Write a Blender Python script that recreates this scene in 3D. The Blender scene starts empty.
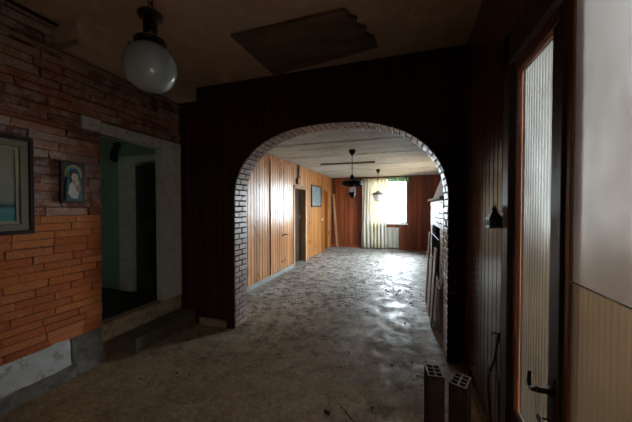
import bpy, bmesh, math, random
from mathutils import Vector, Matrix, noise
random.seed(7)
R = math.radians
scene = bpy.context.scene
COL = scene.collection

# ------------------------------------------------------------------ materials
def nd(nt, t, **kw):
    n = nt.nodes.new(t)
    for k, v in kw.items():
        if k in n.inputs: n.inputs[k].default_value = v
        else: setattr(n, k, v)
    return n
def ramp(nt, stops):
    r = nt.nodes.new('ShaderNodeValToRGB'); e = r.color_ramp.elements
    while len(e) < len(stops): e.new(0.5)
    for i, (p, c) in enumerate(stops):
        e[i].position = p; e[i].color = (c[0], c[1], c[2], 1) if not isinstance(c, float) else (c, c, c, 1)
    return r
def base(name, color=(.5,.5,.5), rough=.6, metal=0, spec=.5):
    m = bpy.data.materials.new(name); m.use_nodes = True
    nt = m.node_tree; b = nt.nodes['Principled BSDF']
    b.inputs['Base Color'].default_value = (*color, 1); b.inputs['Roughness'].default_value = rough
    b.inputs['Metallic'].default_value = metal; b.inputs['Specular IOR Level'].default_value = spec
    return m, nt, b
def coords(nt, scale=(1,1,1)):
    tc = nt.nodes.new('ShaderNodeTexCoord'); mp = nt.nodes.new('ShaderNodeMapping')
    mp.inputs['Scale'].default_value = scale
    nt.links.new(tc.outputs['Object'], mp.inputs['Vector']); return mp.outputs['Vector']
def mixc(nt, fac, a, b, mode='MIX'):
    m = nt.nodes.new('ShaderNodeMix'); m.data_type = 'RGBA'; m.blend_type = mode
    for sock, v in ((m.inputs[0], fac), (m.inputs[6], a), (m.inputs[7], b)):
        if hasattr(v, 'is_linked') or hasattr(v, 'node'): nt.links.new(v, sock)
        elif isinstance(v, (int, float)): sock.default_value = v
        else: sock.default_value = (*v, 1)
    return m.outputs[2]
def bump(nt, b, h, strength=.3, dist=.01):
    n = nt.nodes.new('ShaderNodeBump'); n.inputs['Strength'].default_value = strength; n.inputs['Distance'].default_value = dist
    nt.links.new(h, n.inputs['Height']); nt.links.new(n.outputs['Normal'], b.inputs['Normal'])

def mottled(name, c1, c2, scale=6, rough=.7, bs=.3, stretch=(1,1,1), c3=None, s3=40, metal=0, spec=.5, lo=.35, hi=.65):
    m, nt, b = base(name, c1, rough, metal, spec)
    v = coords(nt, stretch)
    n = nd(nt, 'ShaderNodeTexNoise', Scale=scale, Detail=8, Roughness=.65); nt.links.new(v, n.inputs['Vector'])
    r = ramp(nt, [(lo, c1), (hi, c2)]); nt.links.new(n.outputs['Fac'], r.inputs['Fac'])
    out = r.outputs['Color']
    if c3:
        n2 = nd(nt, 'ShaderNodeTexNoise', Scale=s3, Detail=5, Roughness=.7); nt.links.new(v, n2.inputs['Vector'])
        r2 = ramp(nt, [(.52, 0.0), (.68, 1.0)]); nt.links.new(n2.outputs['Fac'], r2.inputs['Fac'])
        out = mixc(nt, r2.outputs['Color'], out, c3)
    nt.links.new(out, b.inputs['Base Color'])
    bump(nt, b, n.outputs['Fac'], bs)
    return m

def wood(name, c1, c2, c3, rough=.3, gr=14, spec=.5, stretch=(1,1,.06), bs=.08, rvar=.12):
    """grain runs along local z (or whichever axis stretch squeezes); 'rnd' face attribute varies each board"""
    m, nt, b = base(name, c1, rough, 0, spec)
    v = coords(nt, stretch)
    at = nd(nt, 'ShaderNodeAttribute', attribute_name='rnd')
    ad = nd(nt, 'ShaderNodeVectorMath', operation='ADD')
    sc = nd(nt, 'ShaderNodeVectorMath', operation='SCALE'); sc.inputs['Scale'].default_value = 37.0
    nt.links.new(at.outputs['Vector'], sc.inputs[0]); nt.links.new(v, ad.inputs[0]); nt.links.new(sc.outputs[0], ad.inputs[1])
    n = nd(nt, 'ShaderNodeTexNoise', Scale=gr, Detail=7, Roughness=.6, Distortion=.6); nt.links.new(ad.outputs[0], n.inputs['Vector'])
    r = ramp(nt, [(.3, c1), (.5, c2), (.72, c3)]); nt.links.new(n.outputs['Fac'], r.inputs['Fac'])
    rr = ramp(nt, [(0, (.62,.58,.55)), (1, (1.2,1.18,1.12))]); nt.links.new(at.outputs['Fac'], rr.inputs['Fac'])
    c = mixc(nt, 1.0, r.outputs['Color'], rr.outputs['Color'], 'MULTIPLY')
    nt.links.new(c, b.inputs['Base Color'])
    n2 = nd(nt, 'ShaderNodeTexNoise', Scale=3, Detail=5); nt.links.new(coords(nt), n2.inputs['Vector'])
    mr = nd(nt, 'ShaderNodeMapRange'); mr.inputs['To Min'].default_value = rough - rvar; mr.inputs['To Max'].default_value = rough + rvar
    nt.links.new(n2.outputs['Fac'], mr.inputs['Value']); nt.links.new(mr.outputs[0], b.inputs['Roughness'])
    bump(nt, b, n.outputs['Fac'], bs, .004)
    return m

def brickmat(name, cols, dirt, dirtscale=9, lo=.5, hi=.66, rough=.85, bs=.5, spec=.25):
    m, nt, b = base(name, cols[0], rough, 0, spec)
    at = nd(nt, 'ShaderNodeAttribute', attribute_name='rnd')
    r = ramp(nt, [(i/(len(cols)-1), c) for i, c in enumerate(cols)]); nt.links.new(at.outputs['Fac'], r.inputs['Fac'])
    v = coords(nt)
    n = nd(nt, 'ShaderNodeTexNoise', Scale=dirtscale, Detail=9, Roughness=.72); nt.links.new(v, n.inputs['Vector'])
    rd = ramp(nt, [(lo, 0.0), (hi, .85)]); nt.links.new(n.outputs['Fac'], rd.inputs['Fac'])
    c = mixc(nt, rd.outputs['Color'], r.outputs['Color'], dirt)
    n2 = nd(nt, 'ShaderNodeTexNoise', Scale=70, Detail=6, Roughness=.7); nt.links.new(v, n2.inputs['Vector'])
    r2 = ramp(nt, [(.3, .55), (.6, 1.1)]); nt.links.new(n2.outputs['Fac'], r2.inputs['Fac'])
    c = mixc(nt, 1.0, c, r2.outputs['Color'], 'MULTIPLY')
    nt.links.new(c, b.inputs['Base Color'])
    bump(nt, b, n2.outputs['Fac'], bs, .006)
    return m

M = {}
M['brick_smooth'] = brickmat('smooth orange brick', [(.36,.088,.028),(.54,.150,.040),(.64,.22,.070),(.44,.115,.038),(.57,.20,.085)], (.60,.40,.28), 9, .56, .80, bs=.35)
M['brick_rough'] = brickmat('rough split brick', [(.15,.05,.032),(.34,.12,.065),(.46,.24,.16),(.20,.065,.04),(.50,.36,.30)], (.54,.41,.36), 9, .47, .66, bs=.8)
M['brick_arch'] = brickmat('arch brick', [(.26,.16,.13),(.40,.27,.22),(.32,.20,.16),(.46,.34,.29)], (.40,.31,.26), 12, .5, .75, rough=.42, bs=.3, spec=.7)
M['brick_slip'] = brickmat('brick slip in painted shade', [(.035,.012,.009),(.055,.020,.014),(.045,.015,.011)], (.07,.04,.03), 12, .55, .8)  # arch bricks painted dark where the front face gets little light
M['brick_pale'] = brickmat('pale fireplace brick', [(.50,.45,.42),(.62,.58,.54),(.44,.38,.35)], (.6,.58,.56), 8, .45, .7, rough=.40, bs=.3, spec=.7)
M['mortar'] = mottled('old mortar', (.13,.055,.030), (.20,.10,.06), 30, .95, .6)
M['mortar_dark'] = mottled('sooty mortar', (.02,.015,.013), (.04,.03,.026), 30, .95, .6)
M['plaster_white'] = mottled('chipped white plaster', (.70,.71,.71), (.52,.52,.51), 5, .8, .4, c3=(.28,.25,.22), s3=11)
M['plaster_dull'] = mottled('dusty grey skirting', (.30,.29,.27), (.22,.21,.19), 6, .8, .2)
M['plaster_hearth'] = mottled('scuffed pale hearth plaster', (.62,.60,.57), (.44,.42,.39), 7, .45, .3, c3=(.25,.22,.19), s3=12, spec=.7)
M['broken'] = mottled('broken dirty plaster', (.12,.10,.08), (.24,.21,.18), 9, .9, .8, c3=(.06,.05,.04), s3=14)
M['plaster_pale'] = mottled('pale lime plaster', (.76,.76,.74), (.68,.68,.66), 4, .85, .2, c3=(.50,.49,.46), s3=16)
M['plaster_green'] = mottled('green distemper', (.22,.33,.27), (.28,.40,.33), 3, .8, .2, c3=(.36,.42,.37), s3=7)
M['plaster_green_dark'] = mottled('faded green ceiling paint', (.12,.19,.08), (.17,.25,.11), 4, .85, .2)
M['plaster_dark'] = mottled('smoke stained plaster', (.20,.15,.11), (.28,.22,.17), 3, .9, .3)
M['cement'] = mottled('worn cement step', (.46,.36,.24), (.32,.24,.16), 6, .85, .5, c3=(.12,.09,.07), s3=20)
M['cement_shade'] = mottled('step cement in painted shade', (.09,.066,.045), (.15,.11,.075), 6, .85, .5)  # shade over the lower step is put into its colour
M['ceiling_tan'] = mottled('stained tan ceiling paint', (.60,.43,.32), (.47,.32,.22), 2.2, .85, .15, c3=(.66,.50,.38), s3=6)
M['hardboard'] = wood('bare hardboard', (.10,.065,.043), (.19,.125,.085), (.25,.17,.115), .8, 8, .2, (.25,1,1), .3, .05)
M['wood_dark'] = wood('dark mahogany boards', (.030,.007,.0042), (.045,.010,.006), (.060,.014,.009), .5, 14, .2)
M['wood_right'] = wood('varnished brown boards', (.075,.023,.012), (.11,.036,.019), (.145,.05,.027), .21, 14, .9, rvar=.04)
M['wood_orange'] = wood('varnished honey pine', (.25,.093,.024), (.39,.163,.046), (.51,.242,.080), .30, 10, .8, rvar=.1)
M['wood_orange_door'] = wood('honey pine flush panel', (.36,.13,.035), (.46,.18,.055), (.54,.23,.075), .42, 4, .5)
M['wood_red'] = wood('red brown boards', (.10,.022,.009), (.19,.045,.015), (.29,.078,.024), .42, 10, .45)
M['frame_orange'] = wood('varnished frame wood', (.22,.065,.018), (.34,.11,.03), (.42,.15,.045), .32, 12, .5)
M['frame_red'] = wood('worn red brown frame wood', (.10,.024,.009), (.15,.040,.013), (.20,.06,.02), .34, 12, .5)
M['frame_dark'] = wood('dark stained frame wood', (.022,.010,.007), (.036,.016,.010), (.05,.022,.014), .5, 12, .35)
M['frame_pale'] = wood('pale unpainted frame', (.42,.36,.28), (.52,.46,.37), (.58,.52,.43), .6, 10, .3)
M['door_dark'] = wood('old dark door', (.035,.032,.026), (.05,.046,.036), (.07,.065,.05), .45, 8, .4)
M['frame_tan'] = wood('tan door frame wood', (.30,.17,.09), (.38,.22,.12), (.44,.27,.16), .6, 10, .3)
M['door_shade'] = wood('painted doorway shade', (.03,.018,.011), (.045,.026,.016), (.06,.035,.02), .85, 8, .15)  # leaf colour stands in for the unlit space behind the open doorway
M['batten'] = wood('weathered batten', (.20,.13,.085), (.30,.20,.13), (.36,.25,.17), .75, 10, .3, (1,.08,1))
M['batten_x'] = wood('weathered batten grain along', (.20,.14,.10), (.30,.22,.16), (.36,.27,.20), .75, 10, .3, (.08,1,1))
M['board_grey'] = wood('weathered grey board', (.46,.45,.43), (.58,.57,.55), (.66,.65,.63), .45, 10, .7)
M['metal_black'], _, _ = base('black iron', (.012,.012,.013), .38, .6)
M['metal_dark'] = mottled('tarnished dark brass', (.035,.022,.014), (.07,.042,.022), 20, .38, .1, metal=.8)
M['brass'] = mottled('dull brass', (.28,.17,.07), (.18,.11,.05), 20, .35, .1, metal=.9)
M['opal'], _nt, _b = base('opal white glass', (.35,.40,.41), .05, 0, .8)
_b.inputs['Coat Weight'].default_value = .6; _b.inputs['Coat Roughness'].default_value = .04
_b.inputs['Subsurface Weight'].default_value = .25; _b.inputs['Subsurface Radius'].default_value = (.05,.05,.05)
M['opal_thin'], _nt, _b = base('pale lamp glass', (.78,.80,.78), .25, 0, .5)
_b.inputs['Transmission Weight'].default_value = .25
M['paint_white'] = mottled('old white gloss paint', (.62,.62,.60), (.52,.52,.50), 6, .45, .1)
M['shade_white'] = mottled('grey enamel shade', (.17,.17,.17), (.24,.24,.24), 8, .4, .1)
M['rubber'], _, _ = base('black cable sheath', (.012,.011,.011), .5)
M['ground'] = mottled('dry earth outside', (.24,.145,.07), (.18,.11,.055), 2, .95, .2)

def far_ceiling_mat():
    m, nt, b = base('cracked white ceiling paint', (.6,.6,.57), .8, 0, .3)
    v = coords(nt, (.22,1,1))
    n = nd(nt, 'ShaderNodeTexNoise', Scale=5, Detail=9, Roughness=.7, Distortion=.5); nt.links.new(v, n.inputs['Vector'])
    r = ramp(nt, [(.30,(.30,.33,.35)),(.45,(.53,.59,.62)),(.7,(.65,.73,.77))]); nt.links.new(n.outputs['Fac'], r.inputs['Fac'])
    v2 = coords(nt, (.5,1.6,1))
    n2 = nd(nt, 'ShaderNodeTexNoise', Scale=.9, Detail=7, Distortion=.3); nt.links.new(v2, n2.inputs['Vector'])
    ab = nd(nt, 'ShaderNodeMath', operation='SUBTRACT'); ab.inputs[1].default_value = .5; nt.links.new(n2.outputs['Fac'], ab.inputs[0])
    ab2 = nd(nt, 'ShaderNodeMath', operation='ABSOLUTE'); nt.links.new(ab.outputs[0], ab2.inputs[0])
    rc = ramp(nt, [(.0, .8), (.005, 0.0)]); nt.links.new(ab2.outputs[0], rc.inputs['Fac'])
    c = mixc(nt, rc.outputs['Color'], r.outputs['Color'], (.10,.09,.08))
    nt.links.new(c, b.inputs['Base Color']); bump(nt, b, n.outputs['Fac'], .35); return m
M['ceiling_white'] = far_ceiling_mat()

def floor_mat():
    m, nt, b = base('dirty cement floor', (.3,.27,.22), .6, 0, .4)
    v = coords(nt)
    n = nd(nt, 'ShaderNodeTexNoise', Scale=1.9, Detail=12, Roughness=.76, Distortion=.1); nt.links.new(v, n.inputs['Vector'])
    r = ramp(nt, [(.32,(.16,.145,.125)),(.48,(.32,.31,.285)),(.62,(.47,.475,.46))]); nt.links.new(n.outputs['Fac'], r.inputs['Fac'])
    rt = ramp(nt, [(.30,(.25,.165,.09)),(.50,(.46,.335,.20)),(.66,(.56,.43,.27))]); nt.links.new(n.outputs['Fac'], rt.inputs['Fac'])
    # dirt patches, only where people have trampled the inner room (past the arch)
    n2 = nd(nt, 'ShaderNodeTexNoise', Scale=6.5, Detail=10, Roughness=.74, Distortion=.35); nt.links.new(v, n2.inputs['Vector'])
    r2 = ramp(nt, [(.50,0.0),(.57,1.0)]); nt.links.new(n2.outputs['Fac'], r2.inputs['Fac'])
    n3 = nd(nt, 'ShaderNodeTexNoise', Scale=.5, Detail=3); nt.links.new(v, n3.inputs['Vector'])
    sx = nd(nt, 'ShaderNodeSeparateXYZ'); nt.links.new(v, sx.inputs[0])
    my = nd(nt, 'ShaderNodeMapRange'); my.inputs['From Min'].default_value = 1.4; my.inputs['From Max'].default_value = 4.2
    my.inputs['To Min'].default_value = .18; nt.links.new(sx.outputs['Y'], my.inputs['Value'])
    mu = nd(nt, 'ShaderNodeMath', operation='MULTIPLY'); nt.links.new(r2.outputs['Color'], mu.inputs[0]); nt.links.new(my.outputs[0], mu.inputs[1])
    mz = nd(nt, 'ShaderNodeMath', operation='MULTIPLY_ADD'); mz.inputs[1].default_value = 1.6; nt.links.new(n2.outputs['Fac'], mz.inputs[0]); nt.links.new(sx.outputs['Y'], mz.inputs[2])
    mtone = nd(nt, 'ShaderNodeMapRange'); mtone.inputs['From Min'].default_value = 2.9; mtone.inputs['From Max'].default_value = 5.2; nt.links.new(mz.outputs[0], mtone.inputs['Value'])  # blends tan cement into paler grey along y
    cb = mixc(nt, mtone.outputs[0], rt.outputs['Color'], r.outputs['Color'])
    c = mixc(nt, mu.outputs[0], cb, (.060,.046,.036))
    n5 = nd(nt, 'ShaderNodeTexNoise', Scale=28, Detail=6, Roughness=.8); nt.links.new(v, n5.inputs['Vector'])
    r5 = ramp(nt, [(.36,.50),(.56,1.10)]); nt.links.new(n5.outputs['Fac'], r5.inputs['Fac'])
    c = mixc(nt, 1.0, c, r5.outputs['Color'], 'MULTIPLY')
    nt.links.new(c, b.inputs['Base Color'])
    n4 = nd(nt, 'ShaderNodeTexNoise', Scale=4.5, Detail=8, Roughness=.7); nt.links.new(v, n4.inputs['Vector'])
    r4 = ramp(nt, [(.36,.30),(.60,.68)]); nt.links.new(n4.outputs['Fac'], r4.inputs['Fac'])
    my2 = nd(nt, 'ShaderNodeMapRange'); my2.inputs['From Min'].default_value = 2.2; my2.inputs['From Max'].default_value = 4.0
    my2.inputs['To Min'].default_value = .3; my2.inputs['To Max'].default_value = 0; nt.links.new(sx.outputs['Y'], my2.inputs['Value'])
    adr = nd(nt, 'ShaderNodeMath', operation='ADD', use_clamp=True); nt.links.new(r4.outputs['Color'], adr.inputs[0]); nt.links.new(my2.outputs[0], adr.inputs[1])
    nt.links.new(adr.outputs[0], b.inputs['Roughness'])
    mx = nd(nt, 'ShaderNodeMath', operation='ADD'); nt.links.new(n2.outputs['Fac'], mx.inputs[0]); nt.links.new(n5.outputs['Fac'], mx.inputs[1])
    bump(nt, b, mx.outputs[0], .3, .010)
    return m
M['floor'] = floor_mat()

def frosted(name, tint, refr_rough, wt):
    m = bpy.data.materials.new(name); m.use_nodes = True; nt = m.node_tree; nt.nodes.clear()
    out = nd(nt, 'ShaderNodeOutputMaterial')
    v = coords(nt)
    n = nd(nt, 'ShaderNodeTexNoise', Scale=3.0, Detail=7, Roughness=.7); nt.links.new(v, n.inputs['Vector'])
    r = ramp(nt, [(.32, tuple(t*.62 for t in tint)), (.62, tint)]); nt.links.new(n.outputs['Fac'], r.inputs['Fac'])
    t = nd(nt, 'ShaderNodeBsdfTranslucent'); g = nd(nt, 'ShaderNodeBsdfRefraction', Roughness=refr_rough, IOR=1.2)
    d = nd(nt, 'ShaderNodeBsdfDiffuse')
    for s in (t, g): nt.links.new(r.outputs['Color'], s.inputs['Color'])
    d.inputs['Color'].default_value = (.34,.32,.29,1)
    m1 = nd(nt, 'ShaderNodeMixShader', Fac=wt); nt.links.new(t.outputs[0], m1.inputs[1]); nt.links.new(g.outputs[0], m1.inputs[2])
    m2 = nd(nt, 'ShaderNodeMixShader', Fac=.25); nt.links.new(m1.outputs[0], m2.inputs[1]); nt.links.new(d.outputs[0], m2.inputs[2])
    gl = nd(nt, 'ShaderNodeBsdfGlossy', Roughness=.18); m3 = nd(nt, 'ShaderNodeMixShader', Fac=.04)
    nt.links.new(m2.outputs[0], m3.inputs[1]); nt.links.new(gl.outputs[0], m3.inputs[2])
    nt.links.new(m3.outputs[0], out.inputs['Surface']); return m
M['ribbed_glass'] = frosted('ribbed obscured glass', (.0265,.0250,.0225), .45, .92)
M['brown_ribbed_glass'] = frosted('dark brown ribbed glass', (.0165,.0120,.0077), .45, .8)  # darker, browner tint than the ribbed door pane
M['film_glass'] = frosted('glass behind whitened film', (.0225,.0198,.0180), .5, .75)
M['passage_glass'] = frosted('streaky glass', (.55,.62,.46), .4, .6)
M['dusty_glass'] = frosted('dusty glass', (.30,.28,.25), .5, .3)
def smudge(m):
    nt = m.node_tree; v = coords(nt, (1, 1, .35))
    n = nd(nt, 'ShaderNodeTexNoise', Scale=1.7, Detail=6, Roughness=.6, Distortion=.8); nt.links.new(v, n.inputs['Vector'])
    r = ramp(nt, [(.38, (.66,.60,.55)), (.62, (1.08,1.08,1.08))]); nt.links.new(n.outputs['Fac'], r.inputs['Fac'])
    for s in [x for x in nt.nodes if x.type in ('BSDF_TRANSLUCENT', 'BSDF_REFRACTION')]:
        src = s.inputs['Color'].links[0].from_socket
        c = mixc(nt, 1.0, src, r.outputs['Color'], 'MULTIPLY'); nt.links.new(c, s.inputs['Color'])
smudge(M['film_glass']); smudge(M['ribbed_glass'])
def clear():
    m = bpy.data.materials.new('thin clear glass'); m.use_nodes = True; nt = m.node_tree; nt.nodes.clear()
    out = nd(nt, 'ShaderNodeOutputMaterial'); t = nd(nt, 'ShaderNodeBsdfTransparent'); g = nd(nt, 'ShaderNodeBsdfGlossy', Roughness=.03)
    lw = nd(nt, 'ShaderNodeLayerWeight', Blend=.15); m1 = nd(nt, 'ShaderNodeMixShader')
    nt.links.new(lw.outputs['Fresnel'], m1.inputs[0]); nt.links.new(t.outputs[0], m1.inputs[1]); nt.links.new(g.outputs[0], m1.inputs[2])
    nt.links.new(m1.outputs[0], out.inputs['Surface']); return m
M['clear_glass'] = clear()
def cloth(name, stops, scale, trans=.55):
    m = bpy.data.materials.new(name); m.use_nodes = True; nt = m.node_tree; nt.nodes.clear()
    out = nd(nt, 'ShaderNodeOutputMaterial')
    n = nd(nt, 'ShaderNodeTexNoise', Scale=scale, Detail=4, Roughness=.6); nt.links.new(coords(nt, (1,1,.05)), n.inputs['Vector'])
    r = ramp(nt, stops); nt.links.new(n.outputs['Fac'], r.inputs['Fac'])
    t = nd(nt, 'ShaderNodeBsdfTranslucent'); d = nd(nt, 'ShaderNodeBsdfDiffuse')
    nt.links.new(r.outputs['Color'], t.inputs['Color']); nt.links.new(r.outputs['Color'], d.inputs['Color'])
    m1 = nd(nt, 'ShaderNodeMixShader', Fac=trans); nt.links.new(d.outputs[0], m1.inputs[1]); nt.links.new(t.outputs[0], m1.inputs[2])
    nt.links.new(m1.outputs[0], out.inputs['Surface']); return m
M['curtain'] = cloth('faded yellow striped curtain', [(.36,(.56,.47,.24)),(.44,(.86,.86,.80)),(.54,(.70,.63,.42)),(.62,(.88,.88,.84))], 7)
M['valance'] = cloth('faded green pelmet cloth', [(.3,(.24,.36,.26)),(.7,(.36,.48,.38))], 6, .7)
M['lit_glass'] = cloth('white lamp glass', [(.3,(.86,.87,.86)),(.7,(.92,.93,.92))], 6, .6)
M['rag'] = cloth('dusty pale cloth', [(.3,(.34,.32,.27)),(.7,(.46,.44,.38))], 8, .1)

M['print'] = mottled('faded blue grey print', (.10,.15,.17), (.26,.31,.31), 7, .3, .0, c3=(.05,.07,.07), s3=12)
# ------------------------------------------------------------------ mesh builder
class MB:
    def __init__(s):
        s.bm = bmesh.new(); s.rl = s.bm.faces.layers.float.new('rnd')
    def face(s, vs, r=None, mi=0):
        try: f = s.bm.faces.new(vs)
        except ValueError: return None
        f[s.rl] = random.random() if r is None else r; f.material_index = mi; return f
    def box(s, x0, x1, y0, y1, z0, z1, r=None, jit=0, mat=None):
        r = random.random() if r is None else r
        P = [Vector((x, y, z)) for z in (z0, z1) for y in (y0, y1) for x in (x0, x1)]
        if jit: P = [p + Vector([random.uniform(-jit, jit) for _ in range(3)]) for p in P]
        if mat is not None: P = [mat @ p for p in P]
        v = [s.bm.verts.new(p) for p in P]
        for q in ((0,2,3,1),(4,5,7,6),(0,1,5,4),(2,6,7,3),(0,4,6,2),(1,3,7,5)): s.face([v[i] for i in q], r)
        return s
    def hexa(s, P, r=None):
        r = random.random() if r is None else r
        v = [s.bm.verts.new(p) for p in P]
        for q in ((0,2,3,1),(4,5,7,6),(0,1,5,4),(2,6,7,3),(0,4,6,2),(1,3,7,5)): s.face([v[i] for i in q], r)
        return s
    def lathe(s, prof, n=32, c=(0,0,0), mat=None, close=True):
        c = Vector(c); rings = []
        for (r, z) in prof:
            ring = []
            for k in range(n):
                a = 2*math.pi*k/n
                p = Vector((r*math.cos(a), r*math.sin(a), z)) + c
                ring.append(s.bm.verts.new(mat @ p if mat is not None else p))
            rings.append(ring)
        for i in range(len(rings)-1):
            for k in range(n): s.face([rings[i][k], rings[i][(k+1)%n], rings[i+1][(k+1)%n], rings[i+1][k]], .5)
        if close:
            s.face(list(reversed(rings[0])), .5); s.face(rings[-1], .5)
        return s
    def tube(s, pts, r, n=8, closed=False):
        pts = [Vector(p) for p in pts]; rings = []; N = len(pts)
        for i, p in enumerate(pts):
            if closed: d = pts[(i+1)%N] - pts[i-1]
            else: d = pts[min(i+1, N-1)] - pts[max(i-1, 0)]
            d.normalize(); up = Vector((0,0,1)) if abs(d.z) < .95 else Vector((1,0,0))
            a = d.cross(up).normalized(); b = d.cross(a).normalized()
            rr = r(i/(N-1)) if callable(r) else r
            rings.append([s.bm.verts.new(p + a*rr*math.cos(2*math.pi*k/n) + b*rr*math.sin(2*math.pi*k/n)) for k in range(n)])
        for i in range(N if closed else N-1):
            A, B = rings[i], rings[(i+1)%N]
            for k in range(n): s.face([A[k], A[(k+1)%n], B[(k+1)%n], B[k]], .5)
        if not closed:
            s.face(list(reversed(rings[0])), .5); s.face(rings[-1], .5)
        return s
    def prism(s, poly, n, o, ax, ay, depth):
        """poly of (a,b) in the plane o + a*ax + b*ay, pushed along n by depth"""
        o, ax, ay, n = map(Vector, (o, ax, ay, n))
        A = [s.bm.verts.new(o + ax*a + ay*b) for a, b in poly]; B = [s.bm.verts.new(v.co + n*depth) for v in A]
        r = random.random(); L = len(A)
        s.face(A, r); s.face(list(reversed(B)), r)
        for i in range(L): s.face([A[i], B[i], B[(i+1)%L], A[(i+1)%L]], r)
        return s
    def boards(s, o, ax, n, width, bw, z0, z1, topfn=None, botfn=None, d=.010, g=.006, vary=.25):
        """tongue and groove boards along ax from o; n points into the room; z range may follow a function of a"""
        o, ax, n = Vector(o), Vector(ax), Vector(n); a = 0.0
        while a < width - 1e-4:
            w = min(bw*(1 + random.uniform(-vary, vary)*0.25), width - a); r = random.random()
            prof = [(0,0),(g*.5,0),(g,d),(w-g,d),(w-g*.5,0),(w,0)] if w > 3*g else [(0,0),(w,0)]
            mids = 4 if botfn or topfn else 1
            if botfn and w > 3*g:
                prof = prof[:3] + [(g + (w-2*g)*k/4, d) for k in (1,2,3)] + prof[3:]
            prev = None
            for (pa, pd) in prof:
                x = a + pa
                b = botfn(x) if botfn else z0
                t = topfn(x) if topfn else z1
                p = o + ax*x + n*pd
                cur = (s.bm.verts.new((p.x, p.y, b)), s.bm.verts.new((p.x, p.y, t)))
                if prev: s.face([prev[0], cur[0], cur[1], prev[1]], r)
                prev = cur
            a += w
        return s
    def courses(s, o, ax, n, width, z0, z1, ch, bl, gap, prot, thick=.05, jit=.003, skip=None, off=.5, lenvar=.15, protvar=.004, r_fn=None):
        o, ax, n = Vector(o), Vector(ax), Vector(n); z = z0; k = 0
        while z < z1 - .01:
            h = min(ch*random.uniform(.94,1.06), z1 - z); a = -random.uniform(0, 1)*bl*.2 - (bl*off if k % 2 else 0)
            while a < width:
                L = bl*random.uniform(1-lenvar, 1+lenvar); a0, a1 = max(a, 0), min(a + L - gap, width)
                if a1 - a0 > .02 and not (skip and skip((a0+a1)/2, z + h/2)):
                    pr = prot + random.uniform(-protvar, protvar)
                    P = []
                    for zz in (z + gap*.5, z + h - gap*.5):
                        for dd in (-thick, pr):
                            for aa in (a0, a1):
                                p = o + ax*aa + n*dd; p.z = zz
                                P.append(p + Vector([random.uniform(-jit, jit) for _ in range(3)]))
                    s.hexa(P, random.random())
                a += L
            z += h; k += 1
        return s
    def build(s, name, mat, parent=None, loc=(0,0,0), smooth=False, bevel=0, mats=None):
        bmesh.ops.recalc_face_normals(s.bm, faces=s.bm.faces)
        me = bpy.data.meshes.new(name); s.bm.to_mesh(me); s.bm.free()
        for m in (mats or [mat]): me.materials.append(m)
        if smooth:
            for p in me.polygons: p.use_smooth = True
        o = bpy.data.objects.new(name, me); COL.objects.link(o); o.location = loc
        if parent: o.parent = parent
        if bevel:
            b = o.modifiers.new('edge', 'BEVEL'); b.width = bevel; b.segments = 2; b.limit_method = 'ANGLE'
        if smooth:
            e = o.modifiers.new('split', 'EDGE_SPLIT'); e.split_angle = R(40)
        return o

def empty(name, loc=(0,0,0), rot=(0,0,0)):
    o = bpy.data.objects.new(name, None); COL.objects.link(o); o.location = loc; o.rotation_euler = rot; o.empty_display_size = .1; return o
def tag(o, label, cat, group=None, kind=None):
    o['label'] = label; o['category'] = cat
    if group: o['group'] = group
    if kind: o['kind'] = kind
    return o
def st(o, label, cat):
    return tag(o, label, cat, kind='structure')

# ------------------------------------------------------------------ dimensions
XL, XR = -2.80, 0.54          # hall side walls
YA0, YA1 = 2.90, 3.14         # wall with the arch
YB = -1.7                     # hall back wall, behind the camera
ZC, ZF = 3.00, 2.55           # hall ceiling, inner room ceiling
FXL, FXR, FY = -2.62, 1.20, 10.0
AX, AW, ASP, ATOP = -0.7925, 1.1825, 1.55, 2.395   # arch centre, half width, spring height, crown
AN = 2.35
def arch(x):
    t = abs(x - AX)/AW
    if t >= 1: return None
    return ASP + (ATOP - ASP)*(1 - t**AN)**(1/AN)
RING = .105                    # bricks on the face of the arch

# ------------------------------------------------------------------ floor and ground
b = MB(); b.box(XL-.3, FXR+.2, YB-.2, FY+.15, -.12, 0)
st(b.build('floor', M['floor']), 'dirty grey cement floor running through the arch into both rooms', 'floor')
fl = bpy.data.objects['floor']; b = MB(); rc = random.Random(5)
def crack(p, q, n, w, wob):
    p, q = Vector(p), Vector(q); prev = None; sd = Vector((-(q-p).y, (q-p).x, 0)).normalized()
    for k in range(n+1):
        c = p.lerp(q, k/n) + sd*rc.uniform(-wob, wob); ww = w*rc.uniform(.3, 1.2)
        cur = (b.bm.verts.new(c + sd*ww + Vector((0,0,.0006))), b.bm.verts.new(c - sd*ww + Vector((0,0,.0006))))
        if prev: b.face([prev[0], cur[0], cur[1], prev[1]], .5)
        prev = cur
crack((-1.98,3.02,0), (.30,3.06,0), 60, .004, .006); crack((-1.96,3.16,0), (.2,2.90,0), 60, .003, .008)
crack((.20,2.95,0), (.12,1.30,0), 40, .004, .006); crack((-.45,2.0,0), (-.16,1.72,0), 12, .008, .01)
crack((-2.4,4.3,0), (.3,4.75,0), 60, .003, .02); crack((-1.4,3.3,0), (-.9,5.6,0), 60, .003, .02)
b.build('crack', M['mortar_dark'], fl)
b = MB(); b.box(FXR+.2, 14, -8, 26, -.3, -.15); b.box(-14, FXR+.2, FY+.15, 26, -.3, -.15); 
b.box(XR+.3, FXR+.2, -8, YA0-.05, -.3, -.15)
st(b.build('ground', M['ground']), 'dry brown earth outside the windows', 'ground')

# ------------------------------------------------------------------ ceilings
b = MB(); b.box(XL-.3, XR+.25, YB-.2, YA1, ZC, ZC+.1)
st(b.build('ceiling', M['ceiling_tan']), 'stained tan ceiling of the dark front hall', 'ceiling')
b = MB(); b.box(FXL-.2, FXR+.2, YA1-.02, FY+.15, ZF, ZF+.1)
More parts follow.
